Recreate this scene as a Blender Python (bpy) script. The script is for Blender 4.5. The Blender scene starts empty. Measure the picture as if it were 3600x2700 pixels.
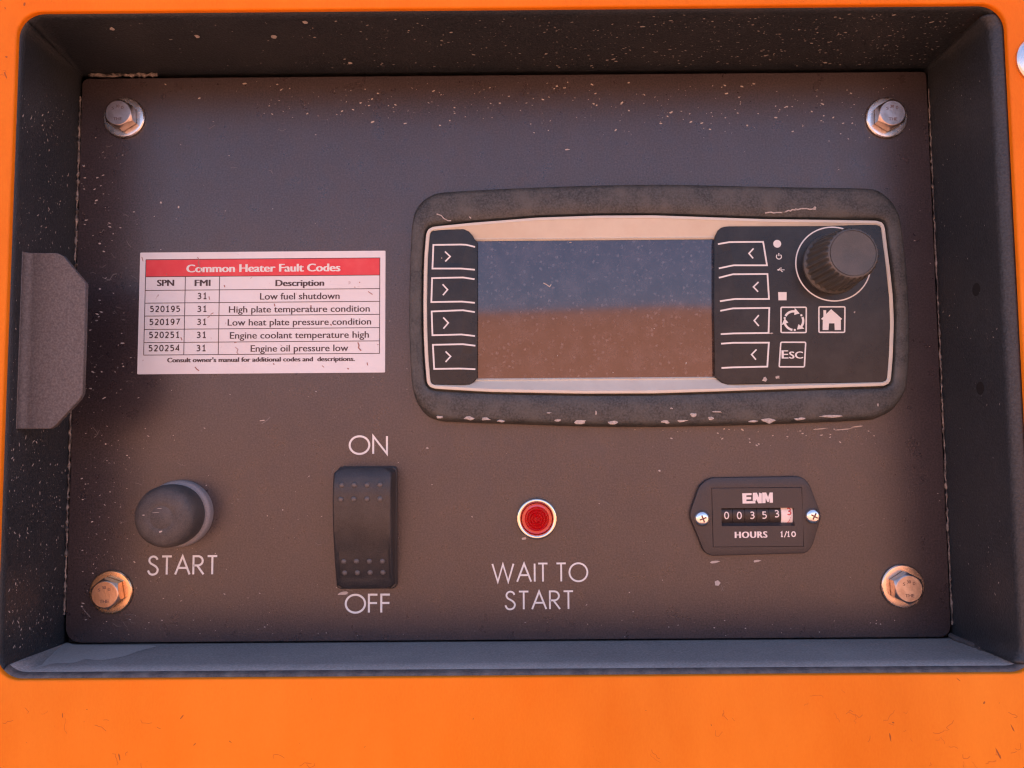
import bpy, bmesh, math, random
from mathutils import Vector, Matrix
random.seed(7)
S = bpy.context.scene
COL = S.collection
MM = 0.001

# ------------------------------------------------------------------ camera, sky, sun, exposure
TH, RO, YA = math.radians(3.797), math.radians(-0.42), math.radians(0.125)
DCAM = 293.0                                   # lens to control plate, mm
ROT = Matrix.Rotation(YA, 3, 'Z') @ Matrix.Rotation(math.pi/2 + TH, 3, 'X') @ Matrix.Rotation(RO, 3, 'Z')
cam_d = bpy.data.cameras.new('camera')
cam_d.sensor_width = 36.0; cam_d.lens = 27.0
cam_d.clip_start = 0.01; cam_d.clip_end = 2000
cam = bpy.data.objects.new('camera', cam_d); COL.objects.link(cam)
cam.matrix_world = Matrix.Translation((0, -DCAM*MM, 0)) @ ROT.to_4x4()
S.camera = cam

SUN_EL, SUN_AZ = math.radians(44), math.radians(-12)     # azimuth from +Y (behind the cabinet) towards +X
W = bpy.data.worlds.new('World'); S.world = W; W.use_nodes = True
wn = W.node_tree.nodes; bg = wn['Background']
sky = wn.new('ShaderNodeTexSky'); sky.sky_type = 'NISHITA'; sky.sun_disc = False
sky.sun_elevation = SUN_EL; sky.sun_rotation = SUN_AZ; sky.dust_density = 4.0; sky.air_density = 1.0; sky.ozone_density = 3.0
wb = wn.new('ShaderNodeMix'); wb.data_type = 'RGBA'; wb.blend_type = 'MULTIPLY'; wb.inputs[0].default_value = 1.0
wb.inputs[7].default_value = (1.15, 1.0, 1.03, 1)          # camera white balance of the open shade
W.node_tree.links.new(sky.outputs[0], wb.inputs[6]); W.node_tree.links.new(wb.outputs[2], bg.inputs[0]); bg.inputs[1].default_value = 0.15
sd = bpy.data.lights.new('sun', 'SUN'); sd.energy = 4.6; sd.angle = math.radians(0.53); sd.color = (1.0, .94, .86)
sun = bpy.data.objects.new('sun', sd); COL.objects.link(sun)
sv = Vector((math.sin(SUN_AZ)*math.cos(SUN_EL), math.cos(SUN_AZ)*math.cos(SUN_EL), math.sin(SUN_EL)))
sun.rotation_euler = sv.to_track_quat('Z', 'Y').to_euler(); sun.location = sv*8
S.view_settings.view_transform = 'Standard'; S.view_settings.look = 'None'
S.view_settings.exposure = 1.56; S.view_settings.gamma = 1.0; S.view_settings.use_curve_mapping = False
S.render.engine = 'CYCLES'
S.cycles.use_denoising = True
S.cycles.filter_width = 1.25
S.cycles.max_bounces = 8; S.cycles.diffuse_bounces = 5

# ------------------------------------------------------------------ measuring helpers (mm on the control plate)
def at(px, py, h=0.0):
    """point of the plane lying h mm in front of the control plate, as measured on the survey photo"""
    d = ROT @ Vector(((px-1800)/2700, -(py-1350)/2700, -1))
    t = (DCAM-h)/d.y
    return (d.x*t, d.z*t, h)
def V(p): return Vector((p[0]*MM, -p[2]*MM, p[1]*MM))
def crop(ox, oy, s): return lambda x, y: (ox+x*s, oy+y*s)
def ats(pts, h=0.0): return [at(x, y, h) for x, y in pts]

# ------------------------------------------------------------------ materials
def nd(nt, t, **kw):
    n = nt.nodes.new(t)
    for k, v in kw.items(): setattr(n, k, v)
    return n
def mat(name, col, rough=.5, metal=0., spec=.5, var=.0, vscale=60., dust=None, dust_amt=0., dust_scale=40.,
        grain=0., gscale=4000., bump=0., bscale=1500., coat=0., rough_var=0., speck=None, speck_th=.0, speck_scale=900., streak=1.0, tint=None):
    m = bpy.data.materials.new(name); m.use_nodes = True
    nt = m.node_tree; L = nt.links; b = nt.nodes['Principled BSDF']
    b.inputs['Roughness'].default_value = rough; b.inputs['Metallic'].default_value = metal
    b.inputs['Specular IOR Level'].default_value = spec; b.inputs['Coat Weight'].default_value = coat
    if tint: b.inputs['Specular Tint'].default_value = (*tint, 1)
    tc = nd(nt, 'ShaderNodeTexCoord'); mp = nd(nt, 'ShaderNodeMapping'); L.new(tc.outputs['Object'], mp.inputs[0])
    mp.inputs['Scale'].default_value = (1, 1, streak)
    cur = nd(nt, 'ShaderNodeRGB'); cur.outputs[0].default_value = (*col, 1); out = cur.outputs[0]
    def noise(scale, detail=4., r=.55):
        n = nd(nt, 'ShaderNodeTexNoise'); n.inputs['Scale'].default_value = scale
        n.inputs['Detail'].default_value = detail; n.inputs['Roughness'].default_value = r
        L.new(mp.outputs[0], n.inputs['Vector']); return n.outputs[0]
    def ramp(src, a, c):
        n = nd(nt, 'ShaderNodeMapRange'); n.inputs[1].default_value = a; n.inputs[2].default_value = c; L.new(src, n.inputs[0]); return n.outputs[0]
    def mix(fac, a, bcol, kind='MIX'):
        n = nd(nt, 'ShaderNodeMix', data_type='RGBA', blend_type=kind)
        if isinstance(fac, float): n.inputs[0].default_value = fac
        else: L.new(fac, n.inputs[0])
        L.new(a, n.inputs[6])
        if isinstance(bcol, tuple): n.inputs[7].default_value = (*bcol, 1)
        else: L.new(bcol, n.inputs[7])
        return n.outputs[2]
    def mul(src, k):
        n = nd(nt, 'ShaderNodeMath', operation='MULTIPLY'); L.new(src, n.inputs[0]); n.inputs[1].default_value = k; return n.outputs[0]
    if var: out = mix(mul(ramp(noise(vscale), .35, .7), var), out, tuple(c*.45 for c in col))
    if dust: out = mix(mul(ramp(noise(dust_scale, 7., .65), .42, .72), dust_amt), out, dust)
    if grain: out = mix(mul(ramp(noise(gscale, 2.), .35, .75), grain), out, tuple(min(1, c*2.6+.02) for c in col))
    if speck:
        v = nd(nt, 'ShaderNodeTexVoronoi'); v.inputs['Scale'].default_value = speck_scale
        wn_ = nd(nt, 'ShaderNodeTexNoise'); wn_.inputs['Scale'].default_value = speck_scale*1.6; wn_.inputs['Detail'].default_value = 3; L.new(mp.outputs[0], wn_.inputs['Vector'])
        wm = nd(nt, 'ShaderNodeVectorMath', operation='MULTIPLY_ADD'); L.new(wn_.outputs['Color'], wm.inputs[0]); wm.inputs[1].default_value = (1.1/speck_scale,)*3; L.new(mp.outputs[0], wm.inputs[2])
        L.new(wm.outputs[0], v.inputs['Vector'])
        n1 = ramp(v.outputs['Distance'], speck_th, speck_th*.6)
        sep = nd(nt, 'ShaderNodeSeparateColor'); L.new(v.outputs['Color'], sep.inputs[0])
        g = nd(nt, 'ShaderNodeMath', operation='POWER'); L.new(sep.outputs[0], g.inputs[0]); g.inputs[1].default_value = 3.
        k = nd(nt, 'ShaderNodeMath', operation='MULTIPLY'); L.new(n1, k.inputs[0]); L.new(g.outputs[0], k.inputs[1])
        out = mix(k.outputs[0], out, speck)
    L.new(out, b.inputs['Base Color'])
    if rough_var:
        n = nd(nt, 'ShaderNodeMapRange'); L.new(noise(vscale*1.7), n.inputs[0])
        n.inputs[1].default_value = .3; n.inputs[2].default_value = .7; n.inputs[3].default_value = rough-rough_var; n.inputs[4].default_value = rough+rough_var
        L.new(n.outputs[0], b.inputs['Roughness'])
    if bump:
        bp = nd(nt, 'ShaderNodeBump'); bp.inputs['Strength'].default_value = bump; bp.inputs['Distance'].default_value = .0004
        L.new(noise(bscale, 3.), bp.inputs['Height']); L.new(bp.outputs[0], b.inputs['Normal'])
    return m
TAN = (.30, .23, .17)
M = {}
M['orange'] = mat('orange_paint', (.80, .185, .001), .42, spec=.20, var=.5, vscale=6., dust=(.86, .27, .018), dust_amt=.75, dust_scale=11., grain=.06, gscale=1800, bump=.05, bscale=900, rough_var=.08, streak=.38)
M['plate'] = mat('black_powder_coat', (.023, .017, .019), .30, spec=.72, var=.30, vscale=75., dust=(.085, .07, .062), dust_amt=.16, dust_scale=26., grain=.75, gscale=1500, bump=.16, bscale=2300, rough_var=.04)
M['wall'] = mat('black_wall_coat', (.012, .016, .020), .45, var=.25, vscale=40., dust=(.06, .058, .056), dust_amt=.28, dust_scale=35., grain=.6, gscale=1500, bump=.5, bscale=1300)
M['ledge'] = mat('dusty_ledge_coat', (.20, .185, .175), .7, var=.18, vscale=30., dust=(.30, .28, .26), dust_amt=.6, dust_scale=17., grain=.4, gscale=1500, bump=.3, bscale=1500)
M['lip'] = mat('ledge_lip_coat', (.055, .05, .05), .55, dust=(.18, .165, .15), dust_amt=.9, dust_scale=170., grain=.4, gscale=1500)
M['bracket'] = mat('dusty_bracket_coat', (.068, .062, .062), .60, var=.12, vscale=60., dust=(.12, .105, .095), dust_amt=.3, dust_scale=60., grain=.5, gscale=1400, bump=.3, bscale=1400)
M['weld'] = mat('weld_bead', (.03, .027, .025), .55, dust=(.42, .36, .31), dust_amt=.9, dust_scale=330., bump=.5, bscale=1200)
M['rubber'] = mat('black_rubber', (.022, .025, .024), .55, var=.2, vscale=90., dust=(.125, .12, .10), dust_amt=.55, dust_scale=130., grain=.9, gscale=1400, bump=.2, bscale=2200)
M['pad'] = mat('keypad_membrane', (.007, .009, .011), .27, spec=.35, dust=(.05, .048, .045), dust_amt=.35, dust_scale=120., grain=.25, gscale=2500, bump=.08, bscale=2000)
M['knob'] = mat('knob_plastic', (.045, .049, .047), .42, dust=(.12, .105, .085), dust_amt=.55, dust_scale=160., grain=.25, gscale=2600, bump=.08, bscale=2000)
M['trim'] = mat('cream_trim_plastic', (.62, .62, .53), .45, var=.10, vscale=80., dust=(.42, .33, .24), dust_amt=.18, dust_scale=140.)
M['print'] = mat('white_print', (.72, .745, .71), .6)
M['screen'] = mat('screen_glass', (.016, .010, .010), .055, spec=1.0, tint=(1.0, .85, .90), dust=(.055, .044, .045), dust_amt=.7, dust_scale=170., speck=(.085, .075, .077), speck_th=.42, speck_scale=640., vscale=120.)
M['switch'] = mat('switch_plastic', (.018, .018, .019), .38, dust=(.08, .07, .062), dust_amt=.35, dust_scale=110., grain=.45, gscale=2400, bump=.25, bscale=2000)
M['boot'] = mat('button_rubber', (.040, .038, .037), .58, dust=(.12, .105, .09), dust_amt=.55, dust_scale=120., grain=.45, gscale=2300, bump=.2, bscale=2000)
M['dot'] = mat('lit_dot_plastic', (.10, .095, .092), .5)  # dots paler than the rocker: the light they catch is painted into the colour
M['collar'] = mat('button_collar', (.20, .195, .20), .50, dust=(.3, .26, .22), dust_amt=.3, dust_scale=160., grain=.2, gscale=2600)
M['steel'] = mat('zinc_steel', (.80, .76, .72), .27, metal=1., var=.3, vscale=160., rough_var=.08)
M['bolt'] = mat('bolt_head_steel', (.55, .47, .43), .30, metal=1., var=.5, vscale=380., dust=(.42, .28, .22), dust_amt=.4, dust_scale=420., bump=.12, bscale=1100)
M['ochre'] = mat('bolt_head_ochre', (.66, .46, .33), .32, metal=1., var=.2, vscale=240., dust=(.55, .28, .13), dust_amt=.4, dust_scale=200., bump=.12, bscale=1100)  # ochre tone, warmer than the other bolt heads
M['peachwash'] = mat('washer_peach', (.86, .66, .52), .28, metal=1., var=.35, vscale=160., rough_var=.08)  # peach tone, a little warmer than the steel washers
M['ochrewash'] = mat('washer_ochre', (.86, .56, .32), .28, metal=1., var=.35, vscale=160., rough_var=.08)  # ochre tone, the warmest of the washers
M['chrome'] = mat('chrome', (.84, .78, .66), .14, metal=1.)
M['chrome2'] = mat('screw_chrome', (.88, .87, .85), .22, metal=1.)
M['lens'] = mat('red_lens', (.52, .003, .006), .10, spec=.7, coat=.8)
M['mplastic'] = mat('meter_plastic', (.030, .027, .028), .42, grain=.25, gscale=2600, bump=.1, bscale=2200)
M['wheel'] = mat('meter_wheel_black', (.020, .017, .016), .40)
M['wheelw'] = mat('meter_wheel_white', (.88, .80, .74), .45)
M['digit'] = mat('meter_digit_white', (.80, .76, .72), .5)
M['digitr'] = mat('meter_digit_red', (.55, .05, .05), .5)
M['paper'] = mat('label_vinyl', (.70, .745, .755), .45, dust=(.66, .60, .57), dust_amt=.35, dust_scale=60., speck=(.30, .17, .15), speck_th=.10, speck_scale=190.)
M['red'] = mat('label_red', (.66, .040, .050), .45, dust=(.75, .16, .15), dust_amt=.35, dust_scale=90.)
M['ink'] = mat('label_ink', (.055, .035, .035), .5)
M['chip'] = mat('dried_mud', (.50, .455, .41), .8, var=.3, vscale=900.)
M['dirt'] = mat('dark_grime', (.30, .075, .010), .7)
M['hole'] = mat('hole_black', (.006, .006, .007), .7)
M['ground'] = mat('dry_dirt', (.41, .207, .130), .9, spec=.1, var=.35, vscale=.6, dust=(.46, .27, .185), dust_amt=.5, dust_scale=.15)

# ------------------------------------------------------------------ mesh builder
def wloc(o):
    v = Vector((0, 0, 0))
    while o: v += o.location; o = o.parent
    return v
def tag(o, label, cat, group=None, kind=None):
    if label: o['label'] = label
    if cat: o['category'] = cat
    if group: o['group'] = group
    if kind: o['kind'] = kind
    return o
def thing(name, p, label, cat, group=None):
    o = bpy.data.objects.new(name, None); COL.objects.link(o); o.empty_display_size = .01
    o.location = V(p); return tag(o, label, cat, group)
def txt2d(s, bold=0.0, spacing=1.0, res=3):
    c = bpy.data.curves.new('t', 'FONT'); c.body = s; c.size = 1; c.offset = bold; c.space_character = spacing
    c.resolution_u = res; c.fill_mode = 'FRONT'
    o = bpy.data.objects.new('t', c); COL.objects.link(o)
    me = bpy.data.meshes.new_from_object(o.evaluated_get(bpy.context.evaluated_depsgraph_get()))
    vs = [(v.co.x, v.co.y) for v in me.vertices]; fs = [tuple(p.vertices) for p in me.polygons]
    bpy.data.objects.remove(o); bpy.data.curves.remove(c); bpy.data.meshes.remove(me)
    return vs, fs
_caps = {}
def capheight(bold):
    if bold not in _caps:
        v, _ = txt2d('H', bold); _caps[bold] = (min(q[1] for q in v), max(q[1] for q in v))
    return _caps[bold]

DG = {'0': [([(.28, 1), (.10, .9), (.0, .5), (.10, .1), (.28, 0), (.46, .1), (.56, .5), (.46, .9)], True)],
      '1': [([(.06, .80), (.30, 1), (.30, 0)], False), ([(.06, 0), (.54, 0)], False)],
      '2': [([(.02, .85), (.13, .97), (.28, 1.0), (.45, .92), (.50, .74), (.42, .52), (.20, .23), (.0, 0)], False), ([(0, 0), (.54, 0)], False)],
      '3': [([(.04, .92), (.24, 1.0), (.44, .92), (.47, .75), (.38, .58), (.16, .53)], False), ([(.16, .53), (.40, .49), (.52, .28), (.42, .07), (.22, 0), (.0, .07)], False)],
      '4': [([(.42, 0), (.42, 1), (0, .27), (.56, .27)], False)],
      '5': [([(.48, 1), (.08, 1), (.06, .57)], False), ([(.06, .57), (.26, .62), (.46, .52), (.52, .31), (.42, .08), (.2, 0), (0, .06)], False)],
      '7': [([(0, 1), (.54, 1), (.16, 0)], False)],
      '9': [([(.50, .66), (.40, .42), (.22, .38), (.05, .52), (.04, .8), (.22, 1), (.42, .93), (.51, .66), (.48, .3), (.32, .05), (.08, .0)], False)]}
class MB:
    def __init__(s): s.v = []; s.f = []
    def add(s, pts, faces):
        n = len(s.v); s.v += [V(p) for p in pts]; s.f += [tuple(i+n for i in f) for f in faces]
    def poly(s, pts): s.add(pts, [tuple(range(len(pts)))])
    def loft(s, rings, closed=True, cap0=False, cap1=False):
        k = len(rings[0]); pts = [p for r in rings for p in r]; fs = []
        for a in range(len(rings)-1):
            for i in range(k if closed else k-1):
                j = (i+1) % k
                fs.append((a*k+i, a*k+j, (a+1)*k+j, (a+1)*k+i))
        if cap0: fs.append(tuple(range(k))[::-1])
        if cap1: fs.append(tuple((len(rings)-1)*k+i for i in range(k)))
        s.add(pts, fs)
    def prism(s, pts, h0, h1):             # pts (x, z[, ...]) counter-clockwise seen from the front
        s.loft([[(p[0], p[1], h0) for p in pts], [(p[0], p[1], h1) for p in pts]], True, True, True)
    def lathe(s, c, prof, seg=64, cap=True):
        rings = [[(c[0]+r*math.cos(2*math.pi*i/seg), c[1]+r*math.sin(2*math.pi*i/seg), c[2]+h) for i in range(seg)] for r, h in prof]
        s.loft(rings, True, False, cap)
    def stroke(s, pts, w, hf, closed=False, lift=0.0):
        """flat ribbon along a polyline; hf is a height or a function of (x, z)"""
        P = [Vector((p[0], p[1])) for p in pts]; n = len(P); L = []; R = []
        for i in range(n):
            a = P[i-1] if (i > 0 or closed) else None; b = P[(i+1) % n] if (i < n-1 or closed) else None
            d1 = (P[i]-a).normalized() if a is not None else None; d2 = (b-P[i]).normalized() if b is not None else None
            if d1 is None: d1 = d2
            if d2 is None: d2 = d1
            t = (d1+d2); t = t.normalized() if t.length > 1e-6 else d1
            nrm = Vector((-t.y, t.x)); m = w/2/max(.35, nrm.dot(Vector((-d1.y, d1.x))))
            L.append(P[i]+nrm*m); R.append(P[i]-nrm*m)
        h = (lambda q: hf(q.x, q.y)) if callable(hf) else (lambda q: hf)
        pts3 = [(q.x, q.y, h(q)+lift) for q in L]+[(q.x, q.y, h(q)+lift) for q in R]
        fs = [(n+i, n+(i+1) % n, (i+1) % n, i) for i in range(n if closed else n-1)]
        s.add(pts3, fs)
    def text(s, string, l, r, base, cap, h, bold=0.0, spacing=1.0, shear=0.0):
        """l, r, base, cap: (x) left/right edge and (z) baseline/cap line in mm"""
        vs, fs = txt2d(string, 0, spacing); x0 = min(q[0] for q in vs); x1 = max(q[0] for q in vs)
        c0, c1 = capheight(0); kz = (cap-base)/(c1-c0); w = bold*(cap-base)*1.6; kx = (r-l-w)/(x1-x0)
        n = 1 if not bold else 3
        for k in range(n):
            o = w*k/max(1, n-1)
            s.add([(l+o+(x-x0)*kx, base+(y-c0)*kz + shear*(x-x0)*kx, h+.008*k) for x, y in vs], fs)
    def digits(s, string, l, r, base, cap, h, w, bold=0):
        k = (r-l-w)/(len(string)-1+.62) if len(string) > 1 else (r-l-w)/.62; lift = 0
        for i, ch in enumerate(string):
            for st, cl in DG[ch]:
                q = catmull(st, 5, cl) if len(st) > 4 else st
                s.stroke([(l+w/2+(i+p[0]*.62/.56)*k, base+w/2+p[1]*(cap-base-w)) for p in q], w, h+lift, closed=cl); lift = .012-lift
    def tube(s, pts, r, seg=8):
        P = [V(p) for p in pts]; rings = []
        for i, p in enumerate(P):
            t = (P[min(i+1, len(P)-1)]-P[max(i-1, 0)]).normalized()
            a = t.orthogonal().normalized(); b = t.cross(a)
            rr = (r[i] if isinstance(r, list) else r)*MM
            rings.append([p+(a*math.cos(2*math.pi*k/seg)+b*math.sin(2*math.pi*k/seg))*rr for k in range(seg)])
        n = len(s.v); s.v += [q for rg in rings for q in rg]
        for a in range(len(rings)-1):
            for k in range(seg):
                j = (k+1) % seg; s.f.append((n+a*seg+k, n+a*seg+j, n+(a+1)*seg+j, n+(a+1)*seg+k))
        s.f.append(tuple(n+k for k in range(seg))[::-1]); s.f.append(tuple(n+(len(rings)-1)*seg+k for k in range(seg)))
    def fill(s, outer, holes, h0, h1):
        """prism with holes, through a filled 2D curve"""
        c = bpy.data.curves.new('c', 'CURVE'); c.dimensions = '2D'; c.fill_mode = 'BOTH'; c.extrude = abs(h1-h0)/2
        for ring in [outer]+holes:
            sp = c.splines.new('POLY'); sp.points.add(len(ring)-1); sp.use_cyclic_u = True
            for q, p in zip(sp.points, ring): q.co = (p[0], p[1], 0, 1)
        o = bpy.data.objects.new('c', c); COL.objects.link(o)
        me = bpy.data.meshes.new_from_object(o.evaluated_get(bpy.context.evaluated_depsgraph_get()))
        mid = (h0+h1)/2
        s.add([(v.co.x, v.co.y, mid+v.co.z) for v in me.vertices], [tuple(p.vertices) for p in me.polygons])
        bpy.data.objects.remove(o); bpy.data.curves.remove(c); bpy.data.meshes.remove(me)
    def build(s, name, m, parent=None, smooth=False, bevel=0., seg=2, weld=True, ang=35):
        me = bpy.data.meshes.new(name); off = wloc(parent) if parent else Vector((0, 0, 0))
        if not parent and s.v:
            off = sum(s.v, Vector())/len(s.v)
        me.from_pydata([v-off for v in s.v], [], s.f)
        bm = bmesh.new(); bm.from_mesh(me)
        if weld: bmesh.ops.remove_doubles(bm, verts=bm.verts, dist=2e-6)
        if weld: bmesh.ops.recalc_face_normals(bm, faces=bm.faces)
        bm.to_mesh(me); bm.free()
        o = bpy.data.objects.new(name, me); COL.objects.link(o); me.materials.append(m)
        if parent: o.parent = parent
        else: o.location = off
        if bevel:
            b = o.modifiers.new('bevel', 'BEVEL'); b.width = bevel*MM; b.segments = seg; b.limit_method = 'ANGLE'; b.angle_limit = math.radians(ang); b.harden_normals = False
        if smooth or bevel:
            me.polygons.foreach_set('use_smooth', [True]*len(me.polygons))
            if hasattr(me, 'set_sharp_from_angle'): me.set_sharp_from_angle(angle=math.radians(ang))
        return o
def catmull(P, sub=6, closed=False):
    n = len(P); out = []
    for i in range(n if closed else n-1):
        g = lambda k: P[k % n] if closed else P[max(0, min(n-1, k))]
        p0, p1, p2, p3 = g(i-1), g(i), g(i+1), g(i+2)
        for k in range(sub):
            t = k/sub
            out.append(tuple(.5*((2*b)+(-a+c)*t+(2*a-5*b+4*c-d)*t*t+(-a+3*b-3*c+d)*t**3) for a, b, c, d in zip(p0, p1, p2, p3)))
    if not closed: out.append(tuple(P[-1]))
    return out
def rrect(x0, x1, z0, z1, r, seg=8):
    out = []
    for cx, cz, a0 in ((x1-r, z0+r, -90), (x1-r, z1-r, 0), (x0+r, z1-r, 90), (x0+r, z0+r, 180)):
        for k in range(seg+1):
            a = math.radians(a0+90*k/seg); out.append((cx+r*math.cos(a), cz+r*math.sin(a)))
    return out
def rounded(pts, radii, seg=6):
    """round the corners of a polygon"""
    out = []; n = len(pts)
    for i in range(n):
        p = Vector(pts[i][:2]); a = Vector(pts[i-1][:2]); b = Vector(pts[(i+1) % n][:2]); r = radii[i] if isinstance(radii, (list, tuple)) else radii
        if r <= 0: out.append(tuple(p)); continue
        da = (a-p); db = (b-p); r_ = min(r, da.length*.49, db.length*.49); s0 = p+da.normalized()*r_; s1 = p+db.normalized()*r_
        for k in range(seg+1):
            t = k/seg; q = s0*(1-t)**2+p*2*t*(1-t)+s1*t*t; out.append((q.x, q.y))
    return out
def radial(poly, c, n=144, sx=1., sz=1.):
    """resample a star-shaped outline along n directions"""
    out = []
    for i in range(n):
        a = 2*math.pi*i/n; d = Vector((math.cos(a)*sx, math.sin(a)*sz)); best = 0
        for k in range(len(poly)):
            p = Vector(poly[k][:2])-Vector(c); q = Vector(poly[(k+1) % len(poly)][:2])-Vector(c); e = q-p
            den = d.x*e.y-d.y*e.x
            if abs(den) < 1e-12: continue
            t = (p.x*e.y-p.y*e.x)/den; u = (p.x*d.y-p.y*d.x)/den
            if -1e-9 <= u <= 1+1e-9 and t > best: best = t
        out.append((c[0]+d.x*best, c[1]+d.y*best))
    return out
def ring2(A, B, c):
    """both outlines sampled in the union of their vertex directions"""
    an = sorted({round(math.atan2(p[1]-c[1], p[0]-c[0]), 6) for p in list(A)+list(B)})
    def cast(poly, a):
        d = Vector((math.cos(a), math.sin(a))); best = 0
        for k in range(len(poly)):
            p = Vector(poly[k][:2])-Vector(c[:2]); q = Vector(poly[(k+1) % len(poly)][:2])-Vector(c[:2]); e = q-p
            den = d.x*e.y-d.y*e.x
            if abs(den) < 1e-12: continue
            t = (p.x*e.y-p.y*e.x)/den; u = (p.x*d.y-p.y*d.x)/den
            if -1e-5 <= u <= 1+1e-5 and t > best: best = t
        return (c[0]+d.x*best, c[1]+d.y*best)
    return [cast(A, a) for a in an], [cast(B, a) for a in an]
def inset(poly, c, dist):
    out = []
    n = len(poly)
    for i in range(n):
        a = Vector(poly[i-1][:2]); b = Vector(poly[(i+1) % n][:2]); t = (b-a).normalized(); nr = Vector((-t.y, t.x))
        if nr.dot(Vector(c[:2])-Vector(poly[i][:2])) < 0: nr = -nr
        q = Vector(poly[i][:2])+nr*dist; out.append((q.x, q.y))
    return out

# ------------------------------------------------------------------ ground (dirt lot with a bank rising behind the viewer)
gm = MB(); nx, ny = 60, 90
ys = [60-(j/(ny-1))*30 for j in range(20)] + [29-(j)*1.0 for j in range(70)]
ys = [400, 200, 100, 60] + [40-1.0*j for j in range(70)] + [-32, -40, -60, -100, -200, -400]
xs = [-400, -200, -100] + [-60+3*i for i in range(41)] + [100, 200, 400]
def gz(x, y):
    d = -y
    t = min(1, max(0, (d-7)/7)); t = t*t*(3-2*t)
    return -1050+1000*(t*(3.32+.07*math.sin(x*.21+1)+.03*math.sin(x*.9)) + .04*math.sin(x*.8+y*.5))
gp = [(x*1000, gz(x, y), -y*1000) for y in ys for x in xs]
gm.add(gp, [(j*len(xs)+i, j*len(xs)+i+1, (j+1)*len(xs)+i+1, (j+1)*len(xs)+i) for j in range(len(ys)-1) for i in range(len(xs)-1)])
g = gm.build('ground', M['ground'], None, smooth=True, weld=False)
bm = bmesh.new(); bm.from_mesh(g.data); bmesh.ops.recalc_face_normals(bm, faces=bm.faces)
if sum(f.normal.z for f in bm.faces) < 0: bmesh.ops.reverse_faces(bm, faces=bm.faces)
bm.to_mesh(g.data); bm.free()
tag(g, 'dry brown dirt ground rising to a bank opposite the cabinet', 'ground', kind='structure')

# ------------------------------------------------------------------ cabinet: orange sheet with a rounded opening, black recess
D = 41.5; TS = 1.8
OX0, OX1, OZ0 = -166.6, 166.5, -76.75
OZ1 = at(1800, 36, D)[1]
PX0, PX1, PZ0, PZ1 = -169.0, 163.0, -76.6, 141.2
cab = thing('heater_cabinet', (0, -1000, -400), 'orange painted steel heater cabinet with a black recess holding the controls', 'cabinet')
opening = rrect(OX0, OX1, OZ0, OZ1, 8.5, 10)
op_out = rrect(OX0-.4, OX1+.4, OZ0-.4, OZ1+.4, 8.9, 10)
sh = MB()
N = len(opening)
ocent = ((OX0+OX1)/2, (OZ0+OZ1)/2)
def outer_rect(poly, x0, x1, z0, z1):
    out = []
    for p in poly:
        d = Vector(p)-Vector(ocent)
        t = min((x1-ocent[0])/d.x if d.x > 0 else (x0-ocent[0])/d.x if d.x < 0 else 1e9, (z1-ocent[1])/d.y if d.y > 0 else (z0-ocent[1])/d.y if d.y < 0 else 1e9)
        out.append((ocent[0]+d.x*t, ocent[1]+d.y*t))
    return out
# dense intermediate ring keeps the quads regular; corners of the outer rectangle are added as points
far = outer_rect(opening, -620, 620, -960, 420)
near = [(p[0]+(q[0]-p[0])*.25, p[1]+(q[1]-p[1])*.25) for p, q in zip(opening, far)]
R3 = lambda ring, h: [(p[0], p[1], h) for p in ring]
sh.loft([R3(opening, D), R3(opening, D+TS-.6), R3(rrect(OX0-.18, OX1+.18, OZ0-.18, OZ1+.18, 8.7, 10), D+TS-.17), R3(rrect(OX0-.6, OX1+.6, OZ0-.6, OZ1+.6, 9.1, 10), D+TS), R3(near, D+TS), R3(far, D+TS), R3(far, D), R3(op_out, D)], True)
sheet = sh.build('front_sheet', M['orange'], cab, smooth=True, ang=50)
bx = MB()
for (x0, x1, z0, z1, h0, h1) in ((-622, -618, -960, 420, -900, D-.2), (618, 622, -960, 420, -900, D-.2), (-617.8, 617.8, 416, 420, -900, D-.2), (-617.8, 617.8, -960, 419, -904, -900.2), (-617.8, 617.8, -964, -960.2, -900, D-.2)):
    bx.prism([(x0, z0), (x1, z0), (x1, z1), (x0, z1)], h0, h1)
bx.build('body_shell', M['orange'], cab)
# recess walls: each takes half of every rounded corner
front = rrect(OX0-.05, OX1+.05, OZ0-.05, OZ1+.05, 8.5, 10)
back = rrect(PX0-.6, PX1+.6, PZ0-.6, PZ1+1.6, 1.2, 10)
lip = rrect(OX0+.9, OX1-.2, OZ0+.1, OZ1-.1, 8.3, 10)
def seg_idx(a, b): return [i % 44 for i in range(a, b+1)]
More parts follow.
